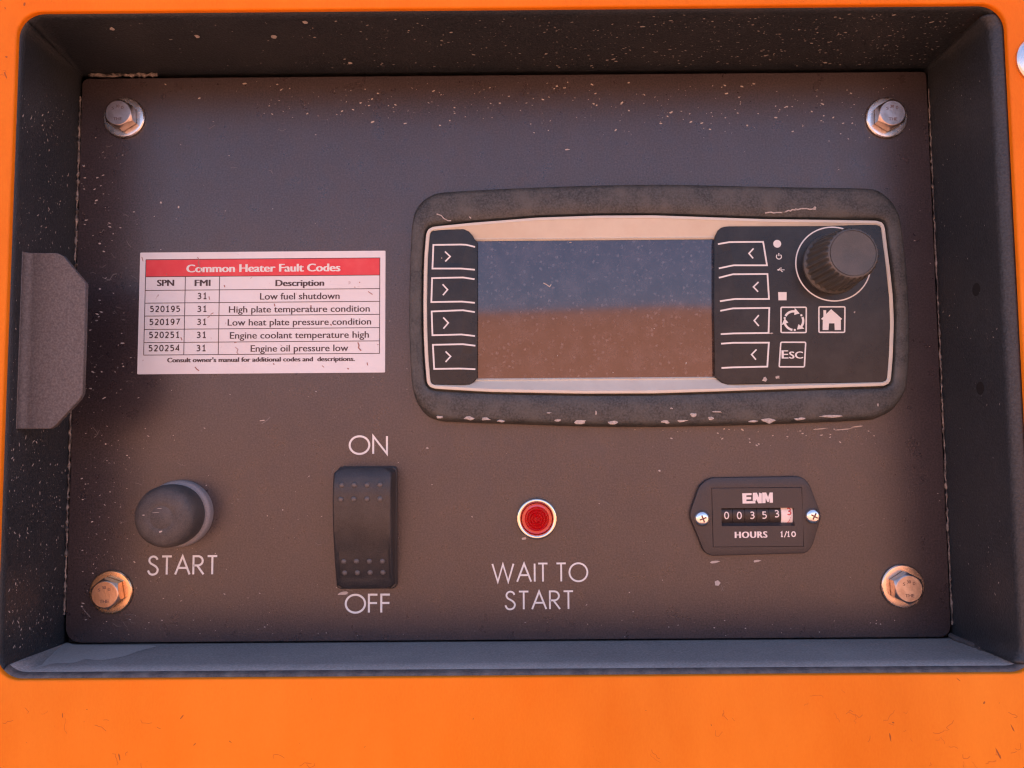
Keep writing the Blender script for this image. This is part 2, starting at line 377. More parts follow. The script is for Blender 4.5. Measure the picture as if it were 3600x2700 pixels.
# rrect order: BR corner 0-10, TR 11-21, TL 22-32, BL 33-43
walls = {'bottom': seg_idx(38, 49), 'right': seg_idx(5, 16), 'top': seg_idx(16, 27), 'left': seg_idx(27, 38)}
for k, idx in walls.items():
    w = MB(); rings = []
    fr = [front[i] for i in idx]; bk = [back[i] for i in idx]
    def lerp(t): return [(a[0]+(b[0]-a[0])*t, a[1]+(b[1]-a[1])*t) for a, b in zip(fr, bk)]
    hs = [(0, D), (.1, D-4.15), (.5, D/2), (1., 0), (1.06, -4.)]
    rings = [[(p[0], p[1], h) for p in lerp(t)] for t, h in hs]
    if k == 'right':       # rolled front lip
        rr = []
        for q in range(9):
            a = q/8*math.pi/2
            rr.append([(p[0]-3.8*math.sin(a), p[1], D-.02-3.8*(1-math.cos(a))) for p in front and fr])
        rings = rr+[[(p[0]-3.6, p[1], 30.) for p in lerp(.02)]]+[[(p[0], p[1], h) for p in lerp(t)] for t, h in hs[3:]]
    if k == 'bottom':
        rr = []
        for q in range(9):
            a = q/8*math.pi/2
            rr.append([(p[0], p[1]+1.3*math.sin(a), D-.02-2.6*(1-math.cos(a))) for p in fr])
        lp = MB(); lp.loft(rr, False); lo = lp.build('ledge_lip', M['lip'], cab, smooth=True, ang=60)
        rings = rr[-1:]+[[(p[0], p[1]+1.0, 30.) for p in lerp(.02)]]+[[(p[0], p[1], h) for p in lerp(t)] for t, h in hs[3:]]
    w.loft(rings, False)
    o = w.build('recess_wall', M['ledge'] if k == 'bottom' else M['wall'], cab, smooth=True, ang=40)
    if k == 'bottom': o['label'] = 'dusty grey bottom ledge of the recess'
    s_ = o.modifiers.new('thick', 'SOLIDIFY'); s_.thickness = 1.2*MM
    s_.offset = 1
    # make normals face into the recess
    me = o.data; c = Vector((0, 0, .03))
    bm = bmesh.new(); bm.from_mesh(me); f = max(bm.faces, key=lambda q: q.calc_area())
    if f.normal.dot((Vector((0, -.02, .03))-wloc(cab))-f.calc_center_median()) < 0: bmesh.ops.reverse_faces(bm, faces=bm.faces)
    bm.to_mesh(me); bm.free(); s_.offset = -1
bk_ = MB(); bk_.poly([(PX0-3, PZ0-3, -4.2), (PX1+3, PZ0-3, -4.2), (PX1+3, PZ1+3, -4.2), (PX0-3, PZ1+3, -4.2)]); bk_.build('recess_back', M['hole'], cab)
# weld beads along the plate seams
def bead(p0, p1, r, n, gaps=0.):
    b = MB(); pts = []; rad = []
    for i in range(n+1):
        t = i/n
        pts.append(tuple(a+(c-a)*t+random.uniform(-.16, .16) for a, c in zip(p0, p1)))
        rad.append(max(.12, r*(1+random.uniform(-.55, .5))*(.6+.4*math.sin(i*1.9)**2)))
    b.tube(pts, rad, 7); b.build('weld_bead', M['weld'], cab, smooth=True)
bead((PX0-.2, 134, .15), (PX0-.2, -66, .15), .55, 170)
bead((PX1+.3, 134, .1), (PX1+.3, -72, .1), .42, 170)
bead((-166, PZ1+.9, .6), (-139, PZ1+.9, .6), .8, 26)
b = MB(); b.tube([(163.0-.9*i/26+random.uniform(-.2, .2), -76.3+.9*i/26+random.uniform(-.2, .2), -1+38.5*i/26) for i in range(27)], [random.uniform(.75, 1.25) for i in range(27)], 8); b.build('weld_bead', M['bracket'], cab, smooth=True)
bead((-166.5, -75.6, 26), (-165.2, -75.8, 38), .7, 12)
# two screw holes in the right wall
for px, py in ((3433, 1018), (3447, 1365)):
    hh = at(px, py, 20); zc = hh[1]; dd = 20
    d = ROT @ Vector(((px-1800)/2700, -(py-1350)/2700, -1)); xw = 163.05
    t = xw/d.x; hc = DCAM-t*d.y; zc = d.z*t
    b = MB(); rings = []
    for r, o_ in ((2.6, -.02), (2.3, -.10), (1.9, -.04)):
        rings.append([(xw-.05+(r-2.6)*0-.12-o_*.5, zc+r*math.sin(a*math.pi/12), hc+r*math.cos(a*math.pi/12)) for a in range(24)])
    b.add([p for r in rings[1:2] for p in r], [tuple(range(24))]); b.build('screw_hole', M['hole'], cab)

# ------------------------------------------------------------------ bracket on the left wall
br = MB(); HB = 33.
pl = [(92, 889), (200, 889), (222, 899), (301, 996), (296, 1200), (290, 1383), (279, 1404), (190, 1500), (176, 1507), (70, 1508)]
fr = ats(pl, HB); xb = -166.9
zt, zb = fr[0][1], fr[-1][1]
poly = [(xb+2.4, zt), *[(p[0], p[1]) for p in fr[1:9]], (xb+2.4, zb)]
br.loft([R3(poly, HB-1.9), R3(poly, HB)], True, True, True)
outs = []; ins = []
for k in range(9):
    a = k/8*math.pi/2
    outs.append([(xb+2.4-2.4*math.sin(a), z_, HB+2.4-2.4*math.cos(a)) for z_ in (zb, zt)])
    ins.append([(xb+2.4-2.9*math.sin(a), z_, HB+2.4-4.3*math.cos(a)) for z_ in (zb, zt)])
br.loft(outs, False); br.loft(ins, False); br.loft([outs[-1], ins[-1]], False)
for e in (0, 1): br.loft([[o[e] for o in outs], [o[e] for o in ins]], False)
bo = br.build('latch_bracket', M['bracket'], None, bevel=.2, ang=40)
tag(bo, 'dusty grey steel bracket plate with clipped corners on the left wall of the recess', 'bracket')

# ------------------------------------------------------------------ control plate with printed legends
cp = thing('control_panel', (0, 30, 0), 'matte black control plate with white START, ON, OFF and WAIT TO START lettering', 'control panel')
pb = MB()
plate = rounded([(PX0+.1, PZ0), (PX1-.1, PZ0), (PX1-.1, PZ1), (PX0+.1, PZ1)], [7, 5, 2, 3], 10)
pb.prism(plate, -3, 0); pb.build('plate', M['plate'], cp, bevel=.35)
GL = {'S': (.56, [[(.51, .82), (.44, .94), (.29, 1.0), (.14, .94), (.07, .79), (.13, .64), (.28, .54), (.44, .43), (.53, .27), (.46, .08), (.27, 0), (.1, .06), (.01, .23)]]),
      'T': (.52, [[(0, 1), (.52, 1)], [(.26, 1), (.26, 0)]]),
      'A': (.78, [[(0, 0), (.39, 1), (.78, 0)], [(.15, .36), (.63, .36)]]),
      'R': (.56, [[(0, 0), (0, 1), (.24, 1)] + [(.24+.26*math.sin(a*math.pi/10), .745+.255*math.cos(a*math.pi/10)) for a in range(1, 10)] + [(.24, .49), (0, .49)], [(.20, .49), (.55, 0)]]),
      'O': (1.0, [[(.5+.5*math.cos(a*math.pi/24), .5+.5*math.sin(a*math.pi/24)) for a in range(48)]]),
      'N': (.70, [[(0, 0), (0, 1), (.70, 0), (.70, 1)]]),
      'F': (.44, [[(0, 0), (0, 1), (.44, 1)], [(0, .53), (.42, .53)]]),
      'W': (1.18, [[(0, 1), (.30, 0), (.59, .98), (.88, 0), (1.18, 1)]]),
      'I': (.0, [[(0, 0), (0, 1)]]), ' ': (.10, [])}
def legend(mb, s, pl, pr, pt, pb_, w, sp=.20):
    """geometric sans lettering between pixel bounds measured on the plate"""
    yc = (pt+pb_)/2; l = at(pl, yc)[0]+w/2; r = at(pr, yc)[0]-w/2; xc = (pl+pr)/2
    t = at(xc, pt)[1]-w/2; b = at(xc, pb_)[1]+w/2
    adv = 0; place = []
    for ch in s:
        place.append((ch, adv)); adv += GL[ch][0]+sp
    adv -= sp; k = (r-l)/adv; kz = t-b; lift = 0
    for ch, x in place:
        for st in GL[ch][1]:
            q = catmull(st, 5) if ch == 'S' else st
            mb.stroke([(l+(x+p[0])*k, b+p[1]*kz) for p in q], w, .06+lift, closed=(ch == 'O')); lift = .02-lift
for s, a in (('START', [(517, 767, 1952, 2023)]), ('ON', [(1226, 1364, 1530, 1599)]), ('OFF', [(1212, 1374, 2087, 2157)]), ('WAIT TO', None)):
    mb = MB()
    if a:
        legend(mb, s, *a[0], .76)
    else:
        legend(mb, 'WAIT TO', 1728, 2068, 1978, 2047.5, .66); legend(mb, 'START', 1773, 2018, 2076, 2144.5, .66)
    o = mb.build('printed_legend', M['print'], cp, weld=False)
    o['label'] = 'white printed word ' + (s if a else 'WAIT TO START')

# ------------------------------------------------------------------ panel bolts
def bolt(p, label, rot, hm, wm, ht=4.2):
    t = thing('hex_bolt', p, label, 'bolt', 'hex bolts at the corners of the control plate')
    b = MB(); x, z, h = p
    b.lathe(p, [(3.2, 0), (7.9, 0), (8.05, .25), (8.05, .9), (7.7, 1.25), (7.2, 1.32), (5.6, 1.32), (3.2, 1.30)], 64, False)
    b.build('washer', wm, t, smooth=True, ang=30)
    b = MB(); R_ = 10.2/2/math.cos(math.pi/6)
    ap = R_*math.cos(math.pi/6); r0 = ap*.965; top = 1.33+ht; ring0 = []; ring1 = []; ring2_ = []; ring3 = []
    for i in range(72):
        a = 2*math.pi*i/72; am = (a % (math.pi/3))-math.pi/6; rh = ap/math.cos(am); aa = a+rot+math.pi/2; cs, sn = math.cos(aa), math.sin(aa)
        ring0.append((x+rh*cs, z+rh*sn, h+1.33)); ring1.append((x+rh*cs, z+rh*sn, h+top-.12-max(0, rh-r0)*.95))
        ring2_.append((x+r0*cs, z+r0*sn, h+top-.10)); ring3.append((x+r0*.95*cs, z+r0*.95*sn, h+top))
    rings = [[(x+(p[0]-x)*.88, z+(p[1]-z)*.88, p[2]-.05) for p in ring0], [(p[0], p[1], p[2]+.45) for p in ring0], ring1, ring2_, ring3]
    b.loft(rings, True, False, True)
    hd = b.build('bolt_head', hm, t, smooth=True, ang=13)
    b = MB()
    b.text('THE', x-1.7, x+1.7, z-3.05, z-1.85, h+1.33+ht+.03, .05)
    b.text('S', x-2.4, x-1.5, z+1.2, z+2.3, h+1.33+ht+.03, .05); b.text('30', x-.9, x+.6, z+2.0, z+3.1, h+1.33+ht+.03, .05); b.text('D', x+1.3, x+2.2, z+1.4, z+2.5, h+1.33+ht+.03, .05)
    b.build('head_stamp', M['darkmark'], hd, weld=False)
    return t
M['darkmark'] = mat('stamp_brown', (.16, .10, .085), .6, metal=.3)  # one flat dark brown for head stamps and screw slots
bolt(at(439.6, 416.4), 'hex bolt with bright washer at the upper left corner of the black plate', math.radians(3), M['bolt'], M['steel'])
bolt(at(394, 2080), 'rusty yellow hex bolt and washer at the lower left corner, beside the word START', math.radians(11), M['ochre'], M['ochrewash'])
bolt(at(3114, 417), 'hex bolt with silvery washer at the upper right corner, above the display knob', math.radians(-3), M['bolt'], M['steel'])
bolt(at(3171, 2060), 'hex bolt with peach coloured washer at the lower right corner, below the hour meter', math.radians(2), M['bolt'], M['peachwash'])
fb = MB(); c = at(3660, 213, D+TS)
fb.lathe(c, [(8.6, 0), (8.6, .8), (8.2, 1.3), (7.2, 1.6), (6.4, 1.9), (5, 3), (2.6, 3.8), (.01, 4.0)], 64, True)
tag(fb.build('dome_screw', M['steel'], None, smooth=True, ang=30), 'silver round headed fastener on the orange sheet, cut by the right edge', 'screw')

# ------------------------------------------------------------------ fault code label
K5 = crop(440, 860, .434)
fl = thing('fault_code_label', at(925, 1100, .05), 'white sticker listing common heater fault codes under a red header', 'label')
LH = .16
def L5(x, y): return at(*K5(x, y), LH)
x0 = L5(110, 550)[0]; x1 = L5(2107, 550)[0]; z1 = L5(1100, 57)[1]; z0 = L5(1100, 1043)[1]
b = MB(); b.prism(rounded([(x0, z0), (x1, z0), (x1, z1), (x0, z1)], .35, 3), .01, LH); b.build('sticker_base', M['paper'], fl)
tx0 = L5(160, 500)[0]; tx1 = L5(2062, 500)[0]
c1 = L5(482, 570)[0]; c2 = L5(760, 570)[0]
rows = [L5(1100, y)[1] for y in (115, 254, 364, 467, 572, 680, 787, 888)]
b = MB(); b.poly([(tx0, rows[1], LH+.03), (tx1, rows[1], LH+.03), (tx1, rows[0], LH+.03), (tx0, rows[0], LH+.03)]); hb = b.build('header_band', M['red'], fl, weld=False)
b = MB()
for i, z in enumerate(rows): b.stroke([(tx0-.1, z), (tx1+.1, z)], .27, LH+.055)
for j, x in enumerate((tx0, tx1)): b.stroke([(x, rows[-1]), (x, rows[0])], .27, LH+.07)
for x in (c1, c2): b.stroke([(x, rows[-1]), (x, rows[1])], .27, LH+.07)
b.build('table_grid', M['ink'], fl, weld=False)
def T5(mb, s, l, r, cap, base, bold=0., h=LH+.05):
    mb.text(s, L5(l, base)[0], L5(r, base)[0], L5((l+r)/2, base)[1], L5((l+r)/2, cap)[1], h, bold)
b = MB(); T5(b, 'Common Heater Fault Codes', 495, 1745, 158, 220, .09, LH+.06); b.build('header_text', M['print'], hb, weld=False)
for s, l, r in (('SPN', 257, 398), ('FMI', 562, 692), ('Description', 1217, 1613)):
    b = MB(); T5(b, s, l, r, 285, 335, .09); b.build('column_heading', M['ink'], fl, weld=False)
b = MB()
for code, l, r, f31, s, sl, sr, cap, base in ((None, 0, 0, 583, 'Low fuel shutdown', 1092, 1738, 390, 443), ('520195', 200, 447, 582, 'High plate temperature condition', 840, 1982, 495, 547),
        ('520197', 195, 445, 580, 'Low heat plate pressure condition', 830, 1993, 600, 652), ('520251', 192, 443, 577, 'Engine coolant temperature high', 848, 1975, 705, 758),
        ('520254', 188, 443, 575, 'Engine oil pressure low', 1016, 1808, 812, 865)):
    for st_, a_, c_ in ((code, l, r), ('31', f31, f31+82)):
        if st_: b.digits(st_, L5(a_, base)[0], L5(c_, base)[0], L5((a_+c_)/2, base)[1], L5((a_+c_)/2, cap)[1], LH+.05, .43)
    T5(b, s, sl, sr, cap, base, .035)
b.build('table_text', M['ink'], fl, weld=False)
b = MB(); T5(b, "Consult owner's manual for additional codes and  descriptions.", 340, 1862, 912, 948, .10); b.build('footnote_text', M['ink'], fl, weld=False)

# ------------------------------------------------------------------ display unit
K3 = crop(1400, 620, .5425); K4 = crop(2300, 620, .5425); K6 = crop(2400, 1000, .3617)
du = thing('display_unit', at(2310, 1080), 'rubber framed controller display with soft keys down both sides and a big knob', 'display')
HZ = 6.0                                     # rim height of the cream trim
rim_px = [(1489.5, 956), (1492, 891), (1500, 798, 1), (1660, 782), (1888, 764), (2100, 757), (2300, 756), (2680, 769), (2900, 772), (3109, 775, 1), (3119, 860), (3130, 945), (3140, 1040), (3144, 1135), (3140, 1250), (3132, 1356, 1), (2788, 1367), (2500, 1377), (2300, 1383), (2050, 1384), (1725, 1378), (1600, 1371), (1502, 1365, 1), (1493, 1260), (1489, 1162), (1488, 1070)]
bez_px = [(1441, 1108), (1444, 950), (1452, 790), (1462, 745), (1485, 712), (1516, 692), (1557, 682), (1750, 671), (1942, 663), (2100, 658), (2300, 655), (2460, 657), (2625, 661), (2850, 665), (3050, 669), (3090, 683), (3120, 710), (3138, 745), (3148, 790), (3162, 891), (3171, 1000), (3176, 1108), (3177, 1250), (3169, 1350), (3155, 1405), (3125, 1447), (3085, 1468), (3030, 1478), (2680, 1493), (2300, 1501), (2050, 1499), (1834, 1492), (1600, 1484), (1540, 1478), (1500, 1460), (1470, 1423), (1457, 1385), (1449, 1330), (1443, 1220)]
rim = [at(p[0], p[1], HZ)[:2] for p in rim_px][::-1]
rim = rounded(rim, [3.2 if len(p) > 2 else 1.5 for p in rim_px][::-1], 8)
rimc = (sum(p[0] for p in rim)/len(rim), sum(p[1] for p in rim)/len(rim))
bez = [(p[0], p[1]) for p in ats(bez_px, 1.2)][::-1]
NR = 320
cen = (at(2310, 1075, HZ)[0], at(2310, 1075, HZ)[1])
rimR = radial(rim, cen, NR, 1.75, 1.); bezR = radial(catmull(bez, 3, True), cen, NR, 1.75, 1.)
b = MB()
def mixr(t, off=0): return [(p[0]+(q[0]-p[0])*t, p[1]+(q[1]-p[1])*t) for p, q in zip(bezR, rimR)]
g0 = inset(rimR, cen, -.9)
def mixg(t): return [(p[0]+(q[0]-p[0])*t, p[1]+(q[1]-p[1])*t) for p, q in zip(bezR, g0)]
b.loft([R3(bezR, 0), R3(bezR, 1.0), R3(mixg(.03), 4.0), R3(mixg(.07), 5.6), R3(mixg(.13), 6.35), R3(mixg(.22), 6.65), R3(mixg(.7), 6.6), R3(mixg(.93), 6.3), R3(g0, 5.9), R3(inset(rimR, cen, -.6), 3.2), R3(inset(rimR, cen, 1.), 3.2)], True)
b.build('rubber_housing', M['rubber'], du, smooth=True, ang=50)
rin = inset(rimR, cen, 1.35)
b = MB()
b.loft([R3(rimR, 3.0), R3(rimR, HZ-.35), R3(inset(rimR, cen, .12), HZ-.08), R3(inset(rimR, cen, .35), HZ), R3(inset(rimR, cen, 1.1), HZ), R3(rin, HZ-.25), R3(inset(rimR, cen, 1.5), 4.6)], True)
sx0, sx1 = at(1677, 1080, 2)[0], at(2509, 1080, 2)[0]; sz1, sz0 = at(2100, 845, 2)[1], at(2100, 1328, 2)[1]
# sloping faces between the rim and the screen, above and below
def edge_pts(lo, hi, upper):
    xs_ = [p[0] for p in rin]; q = [p for p in rin if min(xs_)+2.2 <= p[0] <= max(xs_)-2.2 and ((p[1] > cen[1]) == upper)]
    return sorted(q)
for upper, zs in ((True, sz1), (False, sz0)):
    q = edge_pts(sx0, sx1, upper)
    sgn = -1 if upper else 1
    b.loft([[(p[0], p[1], HZ-.25) for p in q], [(p[0], zs-sgn*.9, 2.6) for p in q], [(p[0], zs-sgn*.55, 2.9) for p in q], [(p[0], zs+sgn*.0, 2.2) for p in q]], False)
b.build('trim_frame', M['trim'], du, smooth=True, ang=30)
b = MB(); b.prism([(sx0-1.5, sz0-.7), (sx1+1.5, sz0-.7), (sx1+1.5, sz1+.7), (sx0-1.5, sz1+.7)], 1., 2.0); b.build('screen', M['screen'], du)
# keypads: flat outside, falling towards the screen
HK = 5.55
def keypad(pts, bend, edge, name):
    hf = lambda x, z=0: HK if (x-bend)*(edge-bend) <= 0 else HK-1.7*min(1.2, (x-bend)/(edge-bend))
    P = [(p[0], p[1]) for p in ats(pts, HK-.3)]
    mb = MB()
    # clip at the bend line
    A, B = [], []
    n = len(P)
    for i in range(n):
        p, q = P[i], P[(i+1) % n]; ip = (p[0]-bend)*(edge-bend) <= 0; iq = (q[0]-bend)*(edge-bend) <= 0
        (A if ip else B).append(p)
        if ip != iq:
            t = (bend-p[0])/(q[0]-p[0]); m_ = (bend, p[1]+(q[1]-p[1])*t); A.append(m_); B.append(m_)
    mb.poly([(p[0], p[1], hf(p[0])) for p in A]); mb.poly([(p[0], p[1], hf(p[0])) for p in B])
    full = []
    for i in range(n):
        p, q = P[i], P[(i+1) % n]; full.append(p); ip = (p[0]-bend)*(edge-bend) <= 0; iq = (q[0]-bend)*(edge-bend) <= 0
        if ip != iq:
            t = (bend-p[0])/(q[0]-p[0]); full.append((bend, p[1]+(q[1]-p[1])*t))
    mb.loft([[(p[0], p[1], hf(p[0])) for p in full], [(p[0], p[1], 1.4) for p in full]], True)
    o = mb.build(name, M['pad'], du, bevel=.25, ang=50)
    return o, hf
lk = [(1503, 945), (1507, 850), (1513, 822), (1520, 812), (1530, 808), (1632, 806), (1648, 812), (1660, 824), (1668, 838), (1679, 850), (1679, 1326), (1664, 1344), (1650, 1352), (1528, 1353), (1519, 1349), (1513, 1338), (1506, 1260), (1502, 1162), (1501, 1060)]
rk = [(2513, 850), (2518, 825), (2526, 808), (2537, 799), (2549, 796), (2897, 795), (3076, 789), (3090, 793), (3099, 805), (3118, 935), (3131, 1060), (3131, 1140), (3125, 1250), (3119, 1325), (3112, 1339), (3096, 1345), (2800, 1348), (2558, 1352), (2540, 1345), (2516, 1322), (2513, 1100)]
lpad, lh = keypad(lk[::-1], at(1625, 1080, HK)[0], at(1679, 1080, HK)[0], 'left_keypad'); lpad.name = 'keypad'
rpad, rh = keypad(rk[::-1], at(2573, 1080, HK)[0], at(2513, 1080, HK)[0], 'right_keypad'); rpad.name = 'keypad'
def pxs(K, pts, hf):
    out = []
    for x, y in pts:
        X, Y = K(x, y); p = at(X, Y, HK); h = hf(p[0]); p = at(X, Y, h); out.append((p[0], p[1], h))
    return out
def softkey(K, outline, chev, hf, label):
    P = pxs(K, outline, hf)
    kb = MB()
    # raised pad under the marking, following the keypad surface
    nrm = P
    cx = sum(p[0] for p in nrm)/len(nrm); cz = sum(p[1] for p in nrm)/len(nrm)
    top = [(p[0], p[1]) for p in nrm]
    n = len(top)
    flat = [0, 1, 2, 3, 4, 5]
    up = [(top[i][0], top[i][1], hf(top[i][0])+.10) for i in range(n)]
    kb.add(up, [(1, 2, 3, 4), (0, 1, 4, 5)])
    kb.loft([up, [(p[0], p[1], p[2]-.3) for p in up]], True)
    key = kb.build('soft_key', M['pad'], du); key['label'] = label
    mk = MB()
    q = [P[0], P[1], P[2], P[3], P[4], P[5]]
    fine = []
    for i in range(5):
        a, c_ = q[i], q[i+1]
        for k in range(6): fine.append((a[0]+(c_[0]-a[0])*k/6, a[1]+(c_[1]-a[1])*k/6))
    fine.append((q[5][0], q[5][1]))
    hk = lambda x, z: hf(x)+.10
    mk.stroke(fine, .62, hk, lift=.05)
    mk.stroke([(p[0], p[1]) for p in pxs(K, chev, hf)], .55, hk, lift=.06)
    mk.build('key_marking', M['print'], key, weld=False)
LKEYS = [([(498, 458), (440, 444), (228, 445), (222, 598), (405, 598), (497, 606)], [(303, 488), (337, 520), (305, 552)]),
         ([(495, 667), (420, 656), (220, 660), (215, 815), (410, 812), (497, 820)], [(288, 700), (320, 735), (290, 770)]),
         ([(497, 880), (420, 868), (217, 876), (222, 1030), (410, 1025), (498, 1035)], [(292, 915), (325, 950), (293, 987)]),
         ([(500, 1098), (420, 1088), (225, 1092), (233, 1248), (400, 1246), (500, 1250)], [(307, 1135), (340, 1167), (307, 1203)])]
RKEYS = [([(412, 440), (485, 427), (705, 425), (730, 577), (515, 577), (418, 597)], [(643, 468), (613, 500), (640, 532)]),
         ([(418, 658), (510, 635), (733, 633), (743, 795), (525, 795), (425, 810)], [(675, 685), (642, 717), (672, 748)]),
         ([(427, 872), (510, 856), (745, 853), (740, 1015), (520, 1018), (430, 1023)], [(677, 900), (647, 935), (677, 970)]),
         ([(432, 1085), (510, 1079), (742, 1078), (732, 1233), (510, 1238), (435, 1242)], [(662, 1122), (630, 1155), (658, 1188)])]
for k, (o_, c_) in enumerate(LKEYS): softkey(K3, o_, c_, lh, 'soft key with right pointing chevron, left of the screen')
for k, (o_, c_) in enumerate(RKEYS): softkey(K4, o_, c_, rh, 'soft key with left pointing chevron, right of the screen')
hp = HK+.06
# indicator marks
def mark(name, fn, label=None, parent=None):
    m_ = MB(); fn(m_); o = m_.build(name, M['print'], parent or du, weld=False)
    if label: o['label'] = label
    return o
def disc(mb, c, r, h, n=28): mb.poly([(c[0]+r*math.cos(2*math.pi*i/n), c[1]+r*math.sin(2*math.pi*i/n), h) for i in range(n)])
p_ = lambda x, y, h=hp: at(*K4(x, y), h)
q_ = lambda x, y, h=hp: at(*K6(x, y), h)
mark('status_dot', lambda m_: disc(m_, p_(797, 437), 1.5, hp), 'white round status window')
def power(m_):
    c_ = p_(808, 520); m_.stroke([(c_[0]+.95*math.sin(math.radians(a)), c_[1]+.95*math.cos(math.radians(a))) for a in range(40, 321, 14)], .36, hp)
    m_.stroke([(c_[0], c_[1]+.2), (c_[0], c_[1]+1.35)], .36, hp+.02)
mark('power_symbol', power)
def usb(m_):
    c_ = p_(822, 606); m_.stroke([(c_[0]-1.3, c_[1]), (c_[0]+1.3, c_[1])], .28, hp)
    m_.stroke([(c_[0]-.9, c_[1]), (c_[0]-.3, c_[1]+.7), (c_[0]+.3, c_[1]+.7)], .26, hp+.02); m_.stroke([(c_[0]-.2, c_[1]), (c_[0]+.3, c_[1]-.7), (c_[0]+.7, c_[1]-.7)], .26, hp+.03)
    m_.poly([(c_[0]-1.6, c_[1], hp+.04), (c_[0]-.9, c_[1]-.4, hp+.04), (c_[0]-.9, c_[1]+.4, hp+.04)])
mark('usb_symbol', usb)
mark('light_sensor', lambda m_: m_.poly([p_(805, 803), p_(858, 803), p_(858, 750), p_(803, 750)]), 'white square sensor window')
def iconkey(name, box, label):
    P = [q_(x, y) for x, y in box][::-1]
    kb = MB(); kb.prism([(p[0], p[1]) for p in P], HK-.2, HK+.12); k = kb.build(name, M['pad'], du); k['label'] = label
    m_ = MB(); m_.stroke([(p[0], p[1]) for p in rounded([(p[0], p[1]) for p in P], .5, 4)], .52, HK+.17, closed=True)
    return k, m_
hk = HK+.19
K, m_ = iconkey('cycle_key', [(955, 222), (1201, 222), (1199, 468), (955, 468)], 'square key with a ring of three arrows')
cc = q_(1080, 352, hk); rr = 92*.3617*.1064
for a0, a1 in ((150, 80), (22, -42), (-100, -165)):
    m_.stroke([(cc[0]+rr*math.cos(math.radians(a0+(a1-a0)*t/10)), cc[1]+rr*math.sin(math.radians(a0+(a1-a0)*t/10))) for t in range(11)], .85, hk)
    e = math.radians(a1+4); e2 = math.radians(a1-30)
    pt = lambda a, r: (cc[0]+r*math.cos(a), cc[1]+r*math.sin(a), hk+.02)
    m_.poly([pt(e, rr+1.35), pt(e2, rr), pt(e, rr-1.35)][::-1])
for a in (35, 163, -86): disc(m_, (cc[0]+rr*math.cos(math.radians(a)), cc[1]+rr*math.sin(math.radians(a))), .42, hk+.03, 14)
m_.build('key_marking', M['print'], K, weld=False)
K, m_ = iconkey('home_key', [(1323, 218), (1576, 218), (1573, 466), (1323, 466)], 'square key with a white house')
H = [(1443, 240), (1550, 335), (1537, 345), (1538, 443), (1478, 443), (1475, 378), (1422, 378), (1418, 443), (1360, 443), (1362, 345), (1345, 335), (1368, 313), (1368, 250), (1395, 250), (1395, 287)]
m_.poly([q_(x, y, hk) for x, y in H][::-1]); m_.build('key_marking', M['print'], K, weld=False)
K, m_ = iconkey('escape_key', [(953, 562), (1195, 562), (1182, 801), (937, 801)], 'square key marked ESC')
e = [q_(962, 720, hk), q_(1030, 640, hk)]
m_.text('E', e[0][0], e[1][0]-.15, e[0][1], e[1][1], hk, .06)
s0, s1 = q_(1035, 720, hk), q_(1170, 652, hk); m_.text('SC', s0[0], s1[0], s0[1], s1[1], hk, .06)
m_.build('key_marking', M['print'], K, weld=False)
# knob
kc = at(2929, 928, HK)
b = MB(); seg = 96
b.stroke([(kc[0]+14.15*math.cos(2*math.pi*i/72), kc[1]+14.15*math.sin(2*math.pi*i/72)) for i in range(72)], .5, hp, closed=True); b.build('knob_ring', M['print'], du, weld=False)
b = MB(); NK = 28; seg = NK*8
prof = [(11.6, 0, 0), (11.5, .9, 0), (10.9, 1.3, 0), (10.75, 1.6, .7), (10.4, 8, 1), (9.9, 14.6, 1), (9.55, 16.4, .8), (9.0, 17.1, .25), (8.55, 17.25, 0), (8.3, 17.25, 0), (8.28, 16.95, 0), (8.1, 16.95, 0), (8.05, 17.25, 0), (4., 17.05, 0), (.02, 16.95, 0)]
rings = []
for r, h, rib in prof:
    rings.append([(kc[0]+(r-rib*.62*(1 if (i % 8) in (0, 1, 2) else .45 if (i % 8) in (3, 7) else 0))*math.cos(2*math.pi*i/seg), kc[1]+(r-rib*.62*(1 if (i % 8) in (0, 1, 2) else .45 if (i % 8) in (3, 7) else 0))*math.sin(2*math.pi*i/seg), kc[2]+h) for i in range(seg)])
b.loft(rings, True, False, True); b.build('knob', M['knob'], du, smooth=True, ang=35)
# dried mud on the housing
b = MB()
def blob(mb, c, w, hgt, h, n=9, jag=.35, thick=.12, rot=0.):
    ring = []
    for i in range(n):
        a = 2*math.pi*i/n; r = 1+random.uniform(-jag, jag); x = w/2*r*math.cos(a); z = hgt/2*r*math.sin(a)
        ring.append((c[0]+x*math.cos(rot)-z*math.sin(rot), c[1]+x*math.sin(rot)+z*math.cos(rot)))
    mb.loft([R3(ring, h), R3(inset(ring, c, min(w, hgt)*.16), h+thick)], True, False, True)
for px, py, w, hg in ((1545, 1470, 30, 9), (1650, 1474, 34, 12), (1708, 1477, 38, 10), (1762, 1484, 30, 9), (1962, 1481, 22, 10), (2040, 1487, 44, 14), (2157, 1489, 38, 12), (2341, 1486, 30, 14), (2400, 1483, 34, 10), (2438, 1463, 22, 14), (2500, 1475, 26, 10), (2647, 1486, 34, 8), (2699, 1482, 52, 18), (2813, 1477, 46, 10), (2918, 1467, 70, 9), (3086, 1428, 5, 14), (2360, 1440, 10, 5), (2520, 1452, 34, 5), (1930, 1455, 16, 5), (2095, 1455, 6, 12)):
    # height of the housing there: rounded edge
    hh = 6.72 if py < 1468 else 6.68 if py < 1479 else 6.45
    blob(b, at(px, py-4, hh), w*.105, hg*.11, hh-.03, thick=.18)
